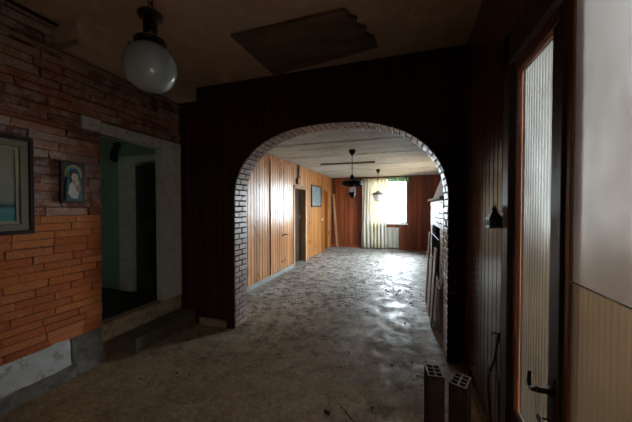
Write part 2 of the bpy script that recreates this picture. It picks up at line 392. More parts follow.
# board joints across the ceiling
for y in (4.4, 5.55, 6.95, 8.1, 9.2):
    b.box(FXL, FXR, y, y+.035, ZF-.007, ZF+.01, jit=.002)
st(b.build('ceiling', M['ceiling_white']), 'cracked whitish ceiling of the bright room beyond the arch', 'ceiling')
b = MB(); b.box(-2.0, -.68, 6.56, 6.60, ZF-.035, ZF, jit=.004)
o = b.build('ceiling_batten', M['batten_x']); tag(o, 'long thin brown batten fixed across the white ceiling near the black pendant', 'batten')

# ------------------------------------------------------------------ arch wall
def arch_or_floor(x):
    a = arch(x); return 0.0 if a is None else a
b = MB()
# front boards
def botA(ax0):
    def f(a):
        x = ax0 + a; t = abs(x - AX)/(AW + RING)
        return 0 if t >= 1 else ASP + (ATOP + RING - ASP)*(1 - t**AN)**(1/AN)
    return f
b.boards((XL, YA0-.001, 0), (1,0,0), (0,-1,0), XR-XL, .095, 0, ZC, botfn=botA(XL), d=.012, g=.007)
# solid core of the wall, kept behind the brick lining
N = 96
pts = []
for k in range(N+1):
    u = -1 + 2*k/N; u = math.sin(u*math.pi/2)
    x = AX + u*(AW + .05)
    t = min(1, abs(u)); pts.append((x, ASP + (ATOP + .05 - ASP)*(1 - t**AN)**(1/AN)))
poly_l = [(FXL-.3, 0), (pts[0][0], 0)]
for y0, y1 in ((YA0, YA1),):
    vf = {}
    for y in (y0, y1):
        vf[y] = [b.bm.verts.new((x, y, z)) for x, z in pts]
        vf[y, 'top'] = [b.bm.verts.new((x, y, ZC)) for x, z in pts]
    for k in range(N):
        for y in (y0, y1): b.face([vf[y][k], vf[y][k+1], vf[y,'top'][k+1], vf[y,'top'][k]], .5)
        b.face([vf[y0][k], vf[y0][k+1], vf[y1][k+1], vf[y1][k]], .5)
b.box(XL-.09, AX-AW-.05, YA0, YA1, 0, ZC, .5); b.box(AX+AW+.05, FXR+.2, YA0, YA1, 0, ZC, .5)
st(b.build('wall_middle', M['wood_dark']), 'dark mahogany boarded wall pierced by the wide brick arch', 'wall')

# brick lining of the arch: jambs and voussoirs, laid course by course
def apoint(s, off=0):
    """s: path parameter list of points up left jamb, over, down right jamb"""
    return None
path = []
for k in range(40): path.append((AX-AW, ASP*k/40.0, -1, 0))
for k in range(161):
    th = math.pi - math.pi*k/160
    cx, sn = math.cos(th), math.sin(th)
    x = math.copysign(abs(cx)**(2/AN), cx); z = abs(sn)**(2/AN)
    path.append((AX + AW*x, ASP + (ATOP-ASP)*z, 0, 0))
for k in range(39, -1, -1): path.append((AX+AW, ASP*k/40.0, 1, 0))
P2 = [Vector((p[0], p[1])) for p in path]
L = [0]
for i in range(1, len(P2)): L.append(L[-1] + (P2[i]-P2[i-1]).length)
def at_len(s):
    s = max(0, min(L[-1], s))
    for i in range(1, len(L)):
        if L[i] >= s:
            d = L[i]-L[i-1]; t = (s-L[i-1])/d if d > 1e-9 else 0
            p = P2[i-1].lerp(P2[i], t)
            i0, i1 = max(0, i-3), min(len(P2)-1, i+2)
            tg = (P2[i1]-P2[i0]).normalized(); return p, Vector((-tg.y, tg.x))
b = MB(); mm = MB(); sl = MB()
pitch = .068; nb = round(L[-1]/pitch); pitch = L[-1]/nb
for k in range(nb):
    s0, s1 = k*pitch + .007, (k+1)*pitch - .007
    (p0, n0), (p1, n1) = at_len(s0), at_len(s1)
    splits = [YA0-.012, YA0+.145, YA1+.02] if k % 2 else [YA0-.012, YA0+.08, YA1+.02]
    for y0, y1 in zip(splits, splits[1:]):
        y0 += .006; y1 -= .006; e = random.uniform(-.004, .003)
        out = RING + random.uniform(-.003, .003)
        def pt(p, n, d, y): return Vector((p.x + n.x*d, y + random.uniform(-.002,.002), p.y + n.y*d))
        # n points outwards of the opening
        b.hexa([pt(p0,n0,-.004+e,y0), pt(p1,n1,-.004+e,y0), pt(p0,n0,-.004+e,y1), pt(p1,n1,-.004+e,y1),
                pt(p0,n0,out,y0), pt(p1,n1,out,y0), pt(p0,n0,out,y1), pt(p1,n1,out,y1)])
    out = RING + random.uniform(-.003, .003); y0, y1 = YA0-.030, YA0-.0125
    sl.hexa([pt(p0,n0,-.002,y0), pt(p1,n1,-.002,y0), pt(p0,n0,-.002,y1), pt(p1,n1,-.002,y1), pt(p0,n0,out,y0), pt(p1,n1,out,y0), pt(p0,n0,out,y1), pt(p1,n1,out,y1)])
for k in range(nb*2):
    (p0, n0), (p1, n1) = at_len(k*pitch/2), at_len((k+1)*pitch/2)
    def pt(p, n, d, y): return Vector((p.x + n.x*d, y, p.y + n.y*d))
    mm.hexa([pt(p0,n0,.006,YA0-.020), pt(p1,n1,.006,YA0-.020), pt(p0,n0,.006,YA1+.012), pt(p1,n1,.006,YA1+.012),
             pt(p0,n0,RING-.006,YA0-.020), pt(p1,n1,RING-.006,YA0-.020), pt(p0,n0,RING-.006,YA1+.012), pt(p1,n1,RING-.006,YA1+.012)])
o = b.build('trim_arch', M['brick_arch'], bevel=.004); st(o, 'reddish grey brick lining around the wide arch', 'arch')
o2 = mm.build('mortar', M['mortar_dark'], o)
o3 = sl.build('face_brick', M['brick_slip'], o, bevel=.003); o3['label'] = 'bricks on the front of the arch, shade put into their colour'

# small foot block and baseboard left of the arch
b = MB(); b.box(XL+.32, AX-AW-RING-.02, YA0-.05, YA0-.012, 0, .085, jit=.004)
st(b.build('baseboard_middle', M['cement'], bevel=.004), 'short pale skirting between doorway steps and left arch pier', 'baseboard')

# ------------------------------------------------------------------ left brick wall with doorway
DY0, DY1 = 1.90, 2.61         # doorway in y
DZ0, DZ1 = .35, 2.20
b = MB()
def skipL(a, z):
    y = YB + a
    return (y > DY0-.01 and z < DZ1+.12) or (y > 1.73 and DZ1-.005 < z < DZ1+.12)
lw = MB()
lw.courses((XL, YB, 0), (0,1,0), (1,0,0), DY0-YB, .33, 1.42, .064, .27, .0055, .003, jit=.0028, skip=skipL, protvar=.003, lenvar=.10, off=.45)
lr = MB()
lr.courses((XL, YB, 0), (0,1,0), (1,0,0), DY0-YB, 1.42, DZ1, .068, .30, .008, .006, jit=.006, protvar=.011, lenvar=.4, off=.37)
lr.courses((XL, YB, 0), (0,1,0), (1,0,0), 1.73-YB, DZ1, DZ1+.125, .0625, .30, .011, .006, jit=.006, protvar=.011, lenvar=.4, off=.37)
lr.courses((XL, YB, 0), (0,1,0), (1,0,0), YA0-YB-.015, DZ1+.128, ZC, .072, .30, .013, .006, jit=.007, protvar=.012, lenvar=.4, off=.37)
b.box(XL-.09, XL-.012, YB, DY0, 0, ZC, .5); b.box(XL-.09, XL-.012, DY1, YA0, 0, ZC, .5)
b.box(XL-.09, XL-.012, DY0, DY1, DZ1, ZC, .5); b.box(XL-.3, XL-.03, DY0, DY1, -.05, DZ0-.02, .5)
w = b.build('wall_left', M['mortar']); st(w, 'old orange brick wall, rough above and smooth below', 'wall')
lw.build('lower_brickwork', M['brick_smooth'], w, bevel=.003)
lr.build('upper_brickwork', M['brick_rough'], w, bevel=.006)

# jagged plaster plinth under the bricks
def ragged(mb, y0, y1, zlow, zfun, x0, x1, step=.02):
    ys = []; y = y0
    while y < y1: ys.append(y); y += step
    ys.append(y1)
    prev = None
    for y in ys:
        zt = zfun(y)
        cols = []
        for f in (0, .35, .62, .85, 1):
            zz = zlow + (zt - zlow)*f
            ins = .0 if f < .9 else .012
            wob = noise.noise((y*5, zz*8, 3.1))*.012
            cols.append(mb.bm.verts.new((x1 - ins + wob - .02*f, y, zz)))
        cols.append(mb.bm.verts.new((x0, y, zt)))
        cols.append(mb.bm.verts.new((x0, y, zlow)))
        if prev:
            for i in range(len(cols)):
                j = (i+1) % len(cols); mb.face([prev[i], prev[j], cols[j], cols[i]], .5)
        else: mb.face(cols, .5)
        prev = cols
    mb.face(list(reversed(prev)), .5)
b = MB()
ragged(b, YB, 1.62, .10, lambda y: .335 + .028*round(noise.noise((y*2.1, 0, 0))*2)/2 + .012*noise.noise((y*14, 1, 0)), XL-.02, XL+.028)
o = b.build('baseboard_left', M['plaster_white']); b = MB(); ragged(b, 1.64, DY0-.005, .10, lambda y: .36 + .05*max(0, noise.noise((y*6, 4, 0))) + .02*noise.noise((y*19, 1, 0)), XL-.02, XL+.02)
b.build('broken_plaster', M['broken'], o)['label'] = 'broken dirty plaster beside the step'; st(o, 'chipped white plaster plinth under the orange bricks', 'baseboard')
b = MB(); ragged(b, YB, DY0-.005, 0, lambda y: .12 + .012*noise.noise((y*9, 2, 5)), XL-.02, XL+.05)
o2 = b.build('footing', M['broken'], o)

# door casing, plaster
b = MB()
b.box(XL-.10, XL+.022, DY1-.004, YA0-.013, DZ0-.0, DZ1+.10, jit=.002)
c = b.build('trim_doorway', M['plaster_pale'], bevel=.006); st(c, 'thick pale plaster surround of the left doorway', 'trim')
b = MB(); b.box(XL-.12, XL+.024, 1.735, 1.90, DZ1+.005, DZ1+.125, jit=.003); b.box(XL-.12, XL+.022, 1.905, YA0-.013, DZ1, DZ1+.10, jit=.003)
b.build('lintel', M['plaster_white'], c, bevel=.004)
# reveal on the brick side
b = MB(); b.box(XL-.10, XL-.014, DY0-.03, DY0, DZ0, DZ1); b.build('reveal', M['plaster_green'], c)

# steps
b = MB(); b.box(XL-.10, XL+.015, DY0-.02, YA0-.013, .17, DZ0, jit=.004)
s1 = b.build('step', M['cement'], bevel=.012); st(s1, 'worn cement door sill forming the upper step of the left doorway', 'step')
b = MB(); b.box(XL-.01, XL+.235, 2.05, YA0-.013, 0, .165, jit=.006)
s2 = b.build('step', M['cement_shade'], bevel=.012); st(s2, 'dark lower cement step in front of the left doorway', 'step')

# side passage seen through the doorway
HX0 = -4.9; HY0, HY1 = 1.1, 2.78
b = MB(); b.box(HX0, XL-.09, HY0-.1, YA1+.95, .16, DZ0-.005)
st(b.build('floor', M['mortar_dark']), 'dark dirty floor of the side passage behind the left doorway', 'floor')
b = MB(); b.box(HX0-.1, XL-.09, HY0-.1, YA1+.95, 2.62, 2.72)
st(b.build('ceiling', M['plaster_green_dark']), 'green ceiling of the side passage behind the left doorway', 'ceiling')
PX0, PX1 = -3.70, -3.0         # opening in the passage's end wall
b = MB(); b.box(HX0, PX0, HY1, HY1+.10, .3, 2.62); b.box(PX0, XL-.09, HY1, HY1+.10, 2.17, 2.62)
st(b.build('wall_passage_end', M['plaster_green']), 'green painted end wall of the side passage', 'wall')
b = MB(); b.box(HX0-.1, HX0, HY0-.1, YA1+.9, .2, 2.72); b.box(HX0, XL-.085, YA1+.8, YA1+.9, .2, 2.72)
b.box(HX0, -4.35, HY0-.1, HY0, .2, 2.72); b.box(-3.55, XL-.09, HY0-.1, HY0, .2, 2.72)
b.box(-2.96, -2.885, HY1+.1, YA1+.95, .2, 2.72); b.box(-4.35, -3.55, HY0-.1, HY0, .2, 1.2); b.box(-4.35, -3.55, HY0-.1, HY0, 2.1, 2.72); b.box(-4.35, -4.10, HY0-.1, HY0, 1.2, 2.1); b.box(-3.80, -3.55, HY0-.1, HY0, 1.2, 2.1); b.box(-4.10, -3.80, HY0-.1, HY0, 1.2, 1.8)
st(b.build('wall_passage', M['plaster_green']), 'green painted outer walls of the side passage', 'wall')
b = MB(); b.box(PX0-.02, PX0+.22, HY1-.025, HY1+.12, .345, 2.17, jit=.002); b.box(PX0+.22, XL-.095, HY1-.02, HY1+.12, 2.09, 2.17)
st(b.build('trim_passage', M['plaster_pale'], bevel=.004), 'pale door post standing in the green passage', 'trim')
d = MB(); d.box(PX0+.235, PX0+.28, HY1+.02, HY1+.62, .36, 2.05); d.box(PX0+.275, PX0+.283, HY1+.10, HY1+.52, 1.3, 1.95); d.box(PX0+.275, PX0+.283, HY1+.10, HY1+.52, .5, 1.15)
dd = d.build('door_passage', M['door_dark'], bevel=.003); st(dd, 'dark door standing open at the end of the side passage', 'door')
d = MB(); d.tube([(PX0+.28, HY1+.09, 1.28), (PX0+.33, HY1+.09, 1.28), (PX0+.33, HY1+.20, 1.28)], .009); d.build('door_handle', M['brass'], dd, smooth=True)
b = MB(); b.box(-4.10, -3.80, HY0-.06, HY0-.02, 1.8, 1.84); b.box(-4.10, -3.80, HY0-.06, HY0-.02, 2.06, 2.1); b.box(-4.10, -4.06, HY0-.06, HY0-.02, 1.84, 2.06); b.box(-3.84, -3.80, HY0-.06, HY0-.02, 1.84, 2.06)
ww = b.build('window_passage_added', M['frame_dark']); st(ww, 'small unseen window added to light the side passage', 'window')  # unseen opening put in so daylight reaches the green walls
b = MB(); b.box(-4.06, -3.84, HY0-.045, HY0-.04, 1.84, 2.06); b.build('pane', M['passage_glass'], ww)
# rag hanging from the passage lintel
b = MB()
prev = None
for k in range(7):
    x = PX0-.10 + .11*k/6; col = []
    for j in range(8):
        z = 2.36 - .24*j/7*(1 - .12*math.sin(k*1.3)); y = HY1-.03 - .022*math.sin(k*1.9 + j*.3) - .004*j
        col.append(b.bm.verts.new((x*(1) + .012*math.sin(j), y, z)))
    if prev:
        for j in range(7): b.face([prev[j], col[j], col[j+1], prev[j+1]], .5)
    prev = col
o = b.build('hanging_rag', M['metal_black'], smooth=True); sol = o.modifiers.new('thick', 'SOLIDIFY'); sol.thickness = .006
tag(o, 'small black rag hanging above the pale post in the green passage', 'rag')

# ------------------------------------------------------------------ beam box, pipe under hall ceiling
b = MB(); b.box(XL-.01, XL+.28, 1.55, YA0-.014, 2.83, ZC-.002, jit=.003)
c = b.build('trim_beam_casing', M['ceiling_tan'], bevel=.004); st(c, 'tan boxed beam under the hall ceiling above the left doorway', 'beam')
b = MB(); b.box(XL+.0, XL+.29, 1.525, 1.555, 2.80, 2.835, jit=.003); b.build('edge_batten', M['batten_x'], c, bevel=.003)
b = MB(); pts = [(XL+.045 + .006*math.sin(k*1.7), YB + (YA0-.02-YB)*k/24, 2.775 + .006*math.sin(k*2.3)) for k in range(25)]
b.tube(pts, .016, 8); o = b.build('wall_rail', M['batten'], smooth=True)
tag(o, 'thin weathered wooden rail running along the brick wall below the ceiling', 'rail')
b = MB(); pts = [(XL+.13, YB + (1.5-YB)*k/14, 2.955 + .004*math.sin(k*1.3)) for k in range(15)]
b.tube(pts, .014, 8); o = b.build('ceiling_pipe', M['metal_dark'], smooth=True); tag(o, 'dark pipe along the hall ceiling ending at the boxed beam', 'pipe')

# loose board on the hall ceiling
q = [(-1.45,2.08),(-.97,2.075),(-.445,2.07),(-.42,2.16),(-.37,2.19),(-.38,2.27),(-.31,2.33),(-.335,2.41),(-.27,2.47),(-.25,2.64),(-.55,2.70),(-.9,2.765),(-1.18,2.80),(-1.41,2.85),(-1.425,2.55),(-1.44,2.3)]
b = MB(); b.prism(q, (0,0,1), (0,0,ZC-.028), (1,0,0), (0,1,0), .026)
o = b.build('ceiling_board', M['hardboard']); tag(o, 'torn brown hardboard patch nailed to the tan ceiling before the arch', 'board')

# ------------------------------------------------------------------ hall right side: boards, door leaf, glazing
GY0 = 1.755                     # glazing begins
b = MB(); b.box(XR, XR+.10, GY0, YA0, 0, ZC, .5)
b.boards((XR, GY0, 0), (0,1,0), (-1,0,0), YA0-.012-GY0, .085, 0, ZC, d=.010, g=.006)
b.box(XR-.01, XR+.10, YB, GY0, 2.36, ZC, .5); b.box(XR-.006, XR+.10, YB, GY0, 0, .16, .5)
b.box(XR-.006, XR+.10, YB, -.75, .16, 2.36, .5)
st(b.build('wall_right', M['wood_right']), 'varnished brown boarded wall right of the arch', 'wall')
b = MB(); b.box(XR-.03, XR-.009, GY0+.03, YA0-.02, 0, .10); st(b.build('baseboard_right', M['wood_right'], bevel=.004), 'brown skirting along the right boarded wall', 'baseboard')
b = MB(); b.box(XR-.022, XR+.0, GY0-.002, GY0+.028, 0, 2.42); st(b.build('trim_right', M['frame_pale'], bevel=.003), 'narrow pale cover strip beside the glazed door', 'trim')
# door leaf
dr = empty('door_right', (0,0,0)); st(dr, 'narrow glazed door leaf with black lever handle in the right wall', 'door')
b = MB(); b.box(XR-.035, XR+.05, 1.665, GY0-.004, .0, 2.40); b.box(XR-.035, XR+.05, 1.145, GY0-.004, 2.235, 2.40); b.build('door_frame', M['frame_dark'], dr, bevel=.004)
b = MB(); b.box(XR-.012, XR+.04, 1.631, 1.663, .02, 2.232); b.box(XR-.012, XR+.04, 1.24, 1.630, 2.172, 2.232); b.build('stile', M['frame_red'], dr, bevel=.004)
b = MB(); b.box(XR-.010, XR+.04, 1.2095, 1.286, .02, 2.232); b.box(XR-.012, XR+.04, 1.287, 1.630, .40, .455); b.build('lock_stile', M['frame_dark'], dr, bevel=.004)
b = MB(); b.box(XR-.005, XR+.03, 1.287, 1.630, .02, .40); b.build('kick_panel', M['frame_dark'], dr, bevel=.004)
def ribbed(y0, y1, z0, z1, x, mat, parent, name='pane', ribs=True):
    mb = MB(); n = int((y1-y0)/.004) if ribs else 1; prev = None
    for k in range(n+1):
        y = y0 + (y1-y0)*k/n
        xi = x - (.0009*math.cos(2*math.pi*y/.026) if ribs else 0)
        cur = (mb.bm.verts.new((xi, y, z0)), mb.bm.verts.new((xi, y, z1)), mb.bm.verts.new((x+.006, y, z1)), mb.bm.verts.new((x+.006, y, z0)))
        if prev:
            mb.face([prev[0], cur[0], cur[1], prev[1]], .5, 0)
            for i in (1,2,3): mb.face([prev[i], cur[i], cur[(i+1)%4], prev[(i+1)%4]], .5, 1)
        else: mb.face(list(cur), .5, 1)
        prev = cur
    mb.face(list(reversed(prev)), .5, 1)
    return mb.build(name, None, parent, mats=[mat, M['clear_glass']])
ribbed(1.287, 1.630, .456, 2.171, XR+.014, M['ribbed_glass'], dr)
# lever handle and key
h = MB(); h.lathe([(.024,0),(.024,.006),(.014,.010),(.010,.014),(.010,.05)], 16, mat=Matrix.Translation((XR-.010,1.25,.80)) @ Matrix.Rotation(R(-90),4,'Y'))
hp = []
for k in range(15):
    t = k/14; hp.append((XR-.055 - .010*math.sin(t*3.1), 1.255 + .075*t - .02*max(0,t-.7), .80 - .03*math.sin(t*2.2) + .055*t*t))
h.tube(hp, lambda t: .011 - .004*t, 8)
hd = h.build('door_handle', M['metal_black'], dr, smooth=True)
h = MB(); h.box(XR-.013, XR-.009, 1.232, 1.280, .66, .86); h.build('lock_plate', M['metal_black'], dr, bevel=.003)
h = MB(); h.tube([(XR-.01,1.255,.69),(XR-.04,1.255,.69)], .004, 6); h.tube([(XR-.05,1.255+.012*math.cos(a),.69+.012*math.sin(a)) for a in [2*math.pi*k/12 for k in range(12)]], .003, 6, closed=True); h.build('key', M['metal_dark'], hd, smooth=True)

# fixed glazing nearer the camera
gz = empty('window_right', (0,0,0)); st(gz, 'large obscured glass pane with whitened upper half at the right edge', 'window')
b = MB(); b.box(XR+.000, XR+.05, 1.172, 1.208, .02, 2.36); b.box(XR-.02, XR+.05, -.75, 1.172, 2.27, 2.36); b.box(XR-.02, XR+.05, -.75, 1.172, .16, .24)
b.box(XR-.02, XR+.05, -.75, -.69, .24, 2.27); b.box(XR-.02, XR+.05, .10, .17, .24, 2.27)
b.build('window_frame', M['frame_red'], gz, bevel=.004)
ribbed(.17, 1.172, .24, 1.237, XR+.010, M['brown_ribbed_glass'], gz)
ribbed(.17, 1.172, 1.241, 2.27, XR+.010, M['film_glass'], gz, ribs=False)
ribbed(-.69, .10, .24, 1.15, XR+.014, M['dusty_glass'], gz, ribs=False)
b = MB(); b.box(XR+.0, XR+.04, -.69, .10, 1.15, 2.27); b.build('light_block_panel', M['frame_dark'], gz)  # unseen panel added so the hidden bay lets daylight in only low down
b = MB(); b.tube([(XR+.009, y, 1.239) for y in [.17 + 1.0*k/20 for k in range(21)]], .003, 6); b.build('seam', M['frame_pale'], gz)

# wall behind the camera
b = MB(); b.box(XL-.3, XR+.1, YB-.1, YB, 0, ZC)
st(b.build('wall_back', M['plaster_dark']), 'smoke stained wall at the hidden end of the hall', 'wall')

# ------------------------------------------------------------------ inner room walls
# left wall: boards, cupboard doors, doorway, second doorway
D1a, D1b = 6.30, 7.14; D2a, D2b = 8.97, 9.42
b = MB()
for (y0, y1, z0, z1) in ((YA1, D1a, 0, ZF), (D1b, D2a, 0, ZF), (D2b, FY, 0, ZF), (D1a, D1b, 1.97, ZF), (D2a, D2b, 2.0, ZF)):
    b.box(FXL-.16, FXL-.001, y0, y1, z0, z1, .5)
    b.boards((FXL, y0, 0), (0,1,0), (1,0,0), y1-y0, .105 if y1 <= D1a else .17, z0, z1, d=.010, g=.007)
st(b.build('wall_far_left', M['wood_orange']), 'honey coloured boarded wall on the left beyond the arch', 'wall')
b = MB(); b.box(FXL+.010, FXL+.030, YA1+.03, D1a-.06, 0, .095, jit=.002)
st(b.build('baseboard_far_left', M['plaster_dull'], bevel=.004), 'pale skirting below the honey boarded wall', 'baseboard')
# built-in cupboard doors
for (y0, y1, hy, lab) in ((5.03, 5.66, 5.61, 'honey boarded cupboard door nearer the arch, black pull at its far edge'), (5.68, 6.22, 5.73, 'honey boarded cupboard door beside the dark doorway, black pull at its near edge')):
    cd = MB(); cd.boards((FXL+.021, y0, 0), (0,1,0), (1,0,0), y1-y0, .105, .11, 2.45, d=.012, g=.007)
    cd.box(FXL+.0112, FXL+.0212, y0+.002, y1-.002, .11, 2.45, .5)
    c = cd.build('cupboard_door', M['wood_orange']); tag(c, lab, 'cupboard door', 'cupboard doors in the honey boarded wall')
    hh = MB(); s = -1 if hy < 5.67 else 1
    hh.lathe([(.022,0),(.022,.006),(.009,.01),(.009,.04)], 14, mat=Matrix.Translation((FXL+.032,hy,.86)) @ Matrix.Rotation(R(90),4,'Y'))
    hh.tube([(FXL+.070,hy,.86),(FXL+.074,hy+s*.05,.862),(FXL+.070,hy+s*.11,.852)], .010, 8)
    hh.build('handle', M['metal_black'], c, smooth=True)
    hh = MB(); hh.box(FXL+.032, FXL+.043, y1-.12 if s < 0 else y0+.03, y1-.05 if s < 0 else y0+.07, .26, .29); hh.build('latch', M['metal_black'], c, bevel=.002)
# doorway one
fr = MB(); fr.box(FXL-.15, FXL+.035, D1a-.055, D1a+.035, 0, 2.03); fr.box(FXL-.15, FXL+.035, D1b-.035, D1b+.055, 0, 2.03); fr.box(FXL-.15, FXL+.035, D1a-.055, D1b+.055, 1.94, 2.03)
d1 = fr.build('door_far_left', M['frame_tan'], bevel=.004); st(d1, 'dark doorway with pale frame in the honey boarded wall', 'door')
fr = MB(); fr.box(FXL-.155, FXL-.12, D1a+.04, D1b-.04, .01, 1.93); fr.box(FXL-.105, FXL-.09, D1a+.04, D1b-.04, 1.18, 1.26); fr.box(FXL-.105, FXL-.09, D1a+.04, D1a+.12, .01, 1.93); fr.box(FXL-.105, FXL-.09, D1b-.12, D1b-.04, .01, 1.93)
fr.build('leaf', M['door_shade'], d1, bevel=.003)
fr = MB(); fr.tube([(FXL-.09,D1b-.08,.98),(FXL-.05,D1b-.08,.98),(FXL-.05,D1b-.19,.98)], .008); fr.build('door_handle', M['brass'], d1, smooth=True)
# doorway two
fr = MB(); fr.box(FXL-.15, FXL+.03, D2a-.03, D2a+.03, 0, 2.04); fr.box(FXL-.15, FXL+.03, D2b-.03, D2b+.03, 0, 2.04); fr.box(FXL-.15, FXL+.03, D2a-.03, D2b+.03, 1.99, 2.05)
d2 = fr.build('door_far_corner', M['frame_orange'], bevel=.004); st(d2, 'narrow dark doorway near the far left corner', 'door')
fr = MB(); fr.box(FXL-.14, FXL-.10, D2a+.03, D2b-.03, .01, 1.98); fr.box(FXL-.11, FXL-.09, D2a+.09, D2b-.09, .3, 1.8); fr.build('leaf', M['frame_dark'], d2, bevel=.003)
bk = MB(); bk.box(FXL-.24, FXL-.161, D1a-.1, D1b+.1, -.05, 2.1); bk.box(FXL-.24, FXL-.161, D2a-.1, D2b+.1, -.05, 2.1); st(bk.build('light_stop_doors', M['plaster_dark']), 'unseen backing added to keep outside light out of the dark doorways', 'wall')  # unseen backing boxes added against light leaking round the door leaves
# meter box and conduit above doorway one
mb_ = MB(); mb_.box(FXL+.010, FXL+.075, 6.44, 6.64, 2.06, 2.20); c = mb_.build('meter_box', M['frame_tan'], bevel=.006)
tag(c, 'small tan junction box on the wall above the dark doorway', 'box')
mb_ = MB(); mb_.tube([(FXL+.03,6.54,2.19),(FXL+.03,6.54,2.549)], .013); mb_.tube([(FXL+.03,6.60,2.19),(FXL+.03,6.61,2.45),(FXL+.03,6.63,2.549)], .010); mb_.build('conduit', M['metal_black'], c, smooth=True)
mb_ = MB(); mb_.box(FXL+.010, FXL+.022, 8.72, 8.80, 1.02, 1.10); c = mb_.build('light_switch', M['paint_white'], bevel=.004); tag(c, 'small white light switch on the honey wall below the far picture', 'switch')
mb_ = MB(); mb_.box(FXL+.022, FXL+.028, 8.745, 8.775, 1.04, 1.08); mb_.build('rocker', M['paint_white'], c, bevel=.002)

# far wall with window
WX0, WX1, WZ0, WZ1 = -1.12, .07, .90, 2.47
b = MB()
for (x0, x1, z0, z1) in ((FXL-.2, WX0, 0, ZF), (WX1, FXR+.2, 0, ZF), (WX0, WX1, 0, WZ0), (WX0, WX1, WZ1, ZF)):
    b.box(x0, x1, FY, FY+.15, z0, z1, .5)
    b.boards((max(x0, FXL), FY, 0), (1,0,0), (0,-1,0), min(x1, FXR)-max(x0, FXL), .16, z0, z1, d=.010, g=.008)
st(b.build('wall_far', M['wood_red']), 'red brown boarded wall at the far end around the window', 'wall')
b = MB(); b.box(FXL, FXR, FY-.03, FY-.010, 0, .09); st(b.build('baseboard_far', M['wood_red'], bevel=.003), 'red brown skirting of the far wall', 'baseboard')
win = empty('window_far', (0,0,0)); st(win, 'bright white window in the far wall', 'window')
b = MB(); t = .05
b.box(WX0, WX1, FY+.03, FY+.08, WZ0, WZ0+t); b.box(WX0, WX1, FY+.03, FY+.08, WZ1-t, WZ1); b.box(WX0, WX0+t, FY+.03, FY+.08, WZ0, WZ1); b.box(WX1-t, WX1, FY+.03, FY+.08, WZ0, WZ1)
b.box(-.70, -.63, FY+.03, FY+.08, WZ0, WZ1)
b.build('window_frame', M['paint_white'], win, bevel=.004)
b = MB(); b.box(WX0-.03, WX1+.03, FY-.10, FY+.02, WZ0-.035, WZ0); b.build('window_sill', M['paint_white'], win, bevel=.004)
for x0, x1 in ((WX0+t, -.70), (-.63, WX1-t)):
    b = MB(); b.box(x0, x1, FY+.052, FY+.056, WZ0+t, WZ1-t); b.build('pane', M['clear_glass'], win)

# right wall of inner room with a side window past the fireplace
SY0, SY1, SZ0, SZ1 = 6.6, 8.6, .95, 2.2
b = MB()
for (y0, y1, z0, z1) in ((YA1, SY0, 0, ZF), (SY1, FY, 0, ZF), (SY0, SY1, 0, SZ0), (SY0, SY1, SZ1, ZF)):
    b.box(FXR, FXR+.2, y0, y1, z0, z1, .5)
    b.boards((FXR, y0, 0), (0,1,0), (-1,0,0), y1-y0, .16, z0, z1)
st(b.build('wall_far_right', M['wood_red']), 'red brown boarded wall behind the fireplace', 'wall')
sw = empty('window_side', (0,0,0)); st(sw, 'side window of the inner room hidden past the fireplace', 'window')
b = MB()
b.box(FXR+.05, FXR+.10, SY0, SY1, SZ0, SZ0+t); b.box(FXR+.05, FXR+.10, SY0, SY1, SZ1-t, SZ1)
for y in (SY0, (SY0+SY1)/2-.025, SY1-t): b.box(FXR+.05, FXR+.10, y, y+t, SZ0, SZ1)
b.build('window_frame', M['paint_white'], sw)
b = MB(); b.box(FXR+.072, FXR+.076, SY0+t, SY1-t, SZ0+t, SZ1-t); b.build('pane', M['clear_glass'], sw)

# ------------------------------------------------------------------ fireplace
fp = empty('fireplace', (.8,4.5,0)); tag(fp, 'pale brick fireplace with sloping plaster hood on the right beyond the arch', 'fireplace')
fp.location = (0,0,0)
b = MB(); FX = .44; F0, F1 = 3.62, 5.28
for (y0, y1) in ((F0, F0+.30), (F1-.30, F1)):
    b.courses((FX, y0, 0), (0,1,0), (-1,0,0), y1-y0, .30, 1.575, .07, .25, .010, .006, jit=.002)
b.courses((FX, F1, 0), (1,0,0), (0,1,0), .7, 0, 1.575, .07, .25, .010, .006, jit=.002)
b.courses((FX, F0, 0), (1,0,0), (0,-1,0), .7, 0, 1.575, .07, .25, .010, .006, jit=.002)
b.courses((FX, F0+.3, 0), (0,1,0), (-1,0,0), F1-F0-.6, 1.20, 1.575, .07, .25, .010, .006, jit=.002)
b.build('brickwork', M['brick_pale'], fp, bevel=.004)
b = MB(); b.box(FX+.012, FXR-.012, F0+.01, F0+.29, 0, 1.575); b.box(FX+.012, FXR-.012, F1-.29, F1-.01, 0, 1.575); b.box(FX+.012, FXR-.012, F0+.29, F1-.29, 1.20, 1.575); b.box(FXR-.15, FXR-.012, F0+.29, F1-.29, 0, 1.2)
b.build('firebox', M['mortar_dark'], fp)
b = MB(); b.box(.385, FXR-.012, F0-.05, F1+.08, 1.585, 1.620, jit=.002); b.build('mantel', M['plaster_pale'], fp, bevel=.008)
b = MB(); b.hexa([Vector(p) for p in ((FX+.02,F0+.02,1.621),(FXR-.012,F0+.02,1.621),(FX+.02,F1-.02,1.621),(FXR-.012,F1-.02,1.621),
                 (.78,F0+.32,ZF-.002),(FXR-.012,F0+.32,ZF-.002),(.78,F1-.32,ZF-.002),(FXR-.012,F1-.32,ZF-.002))]); b.build('hood', M['plaster_pale'], fp, bevel=.006)
b = MB(); b.box(FX-.05, FX+.55, F0-.06, F1-.02, 0, .52, jit=.004); b.build('hearth', M['plaster_hearth'], fp, bevel=.012)
b = MB()
for k in range(9): b.tube([(FX-.012, F0+.34+.12*k, .53), (FX-.012, F0+.34+.12*k, 1.05)], .007, 6)
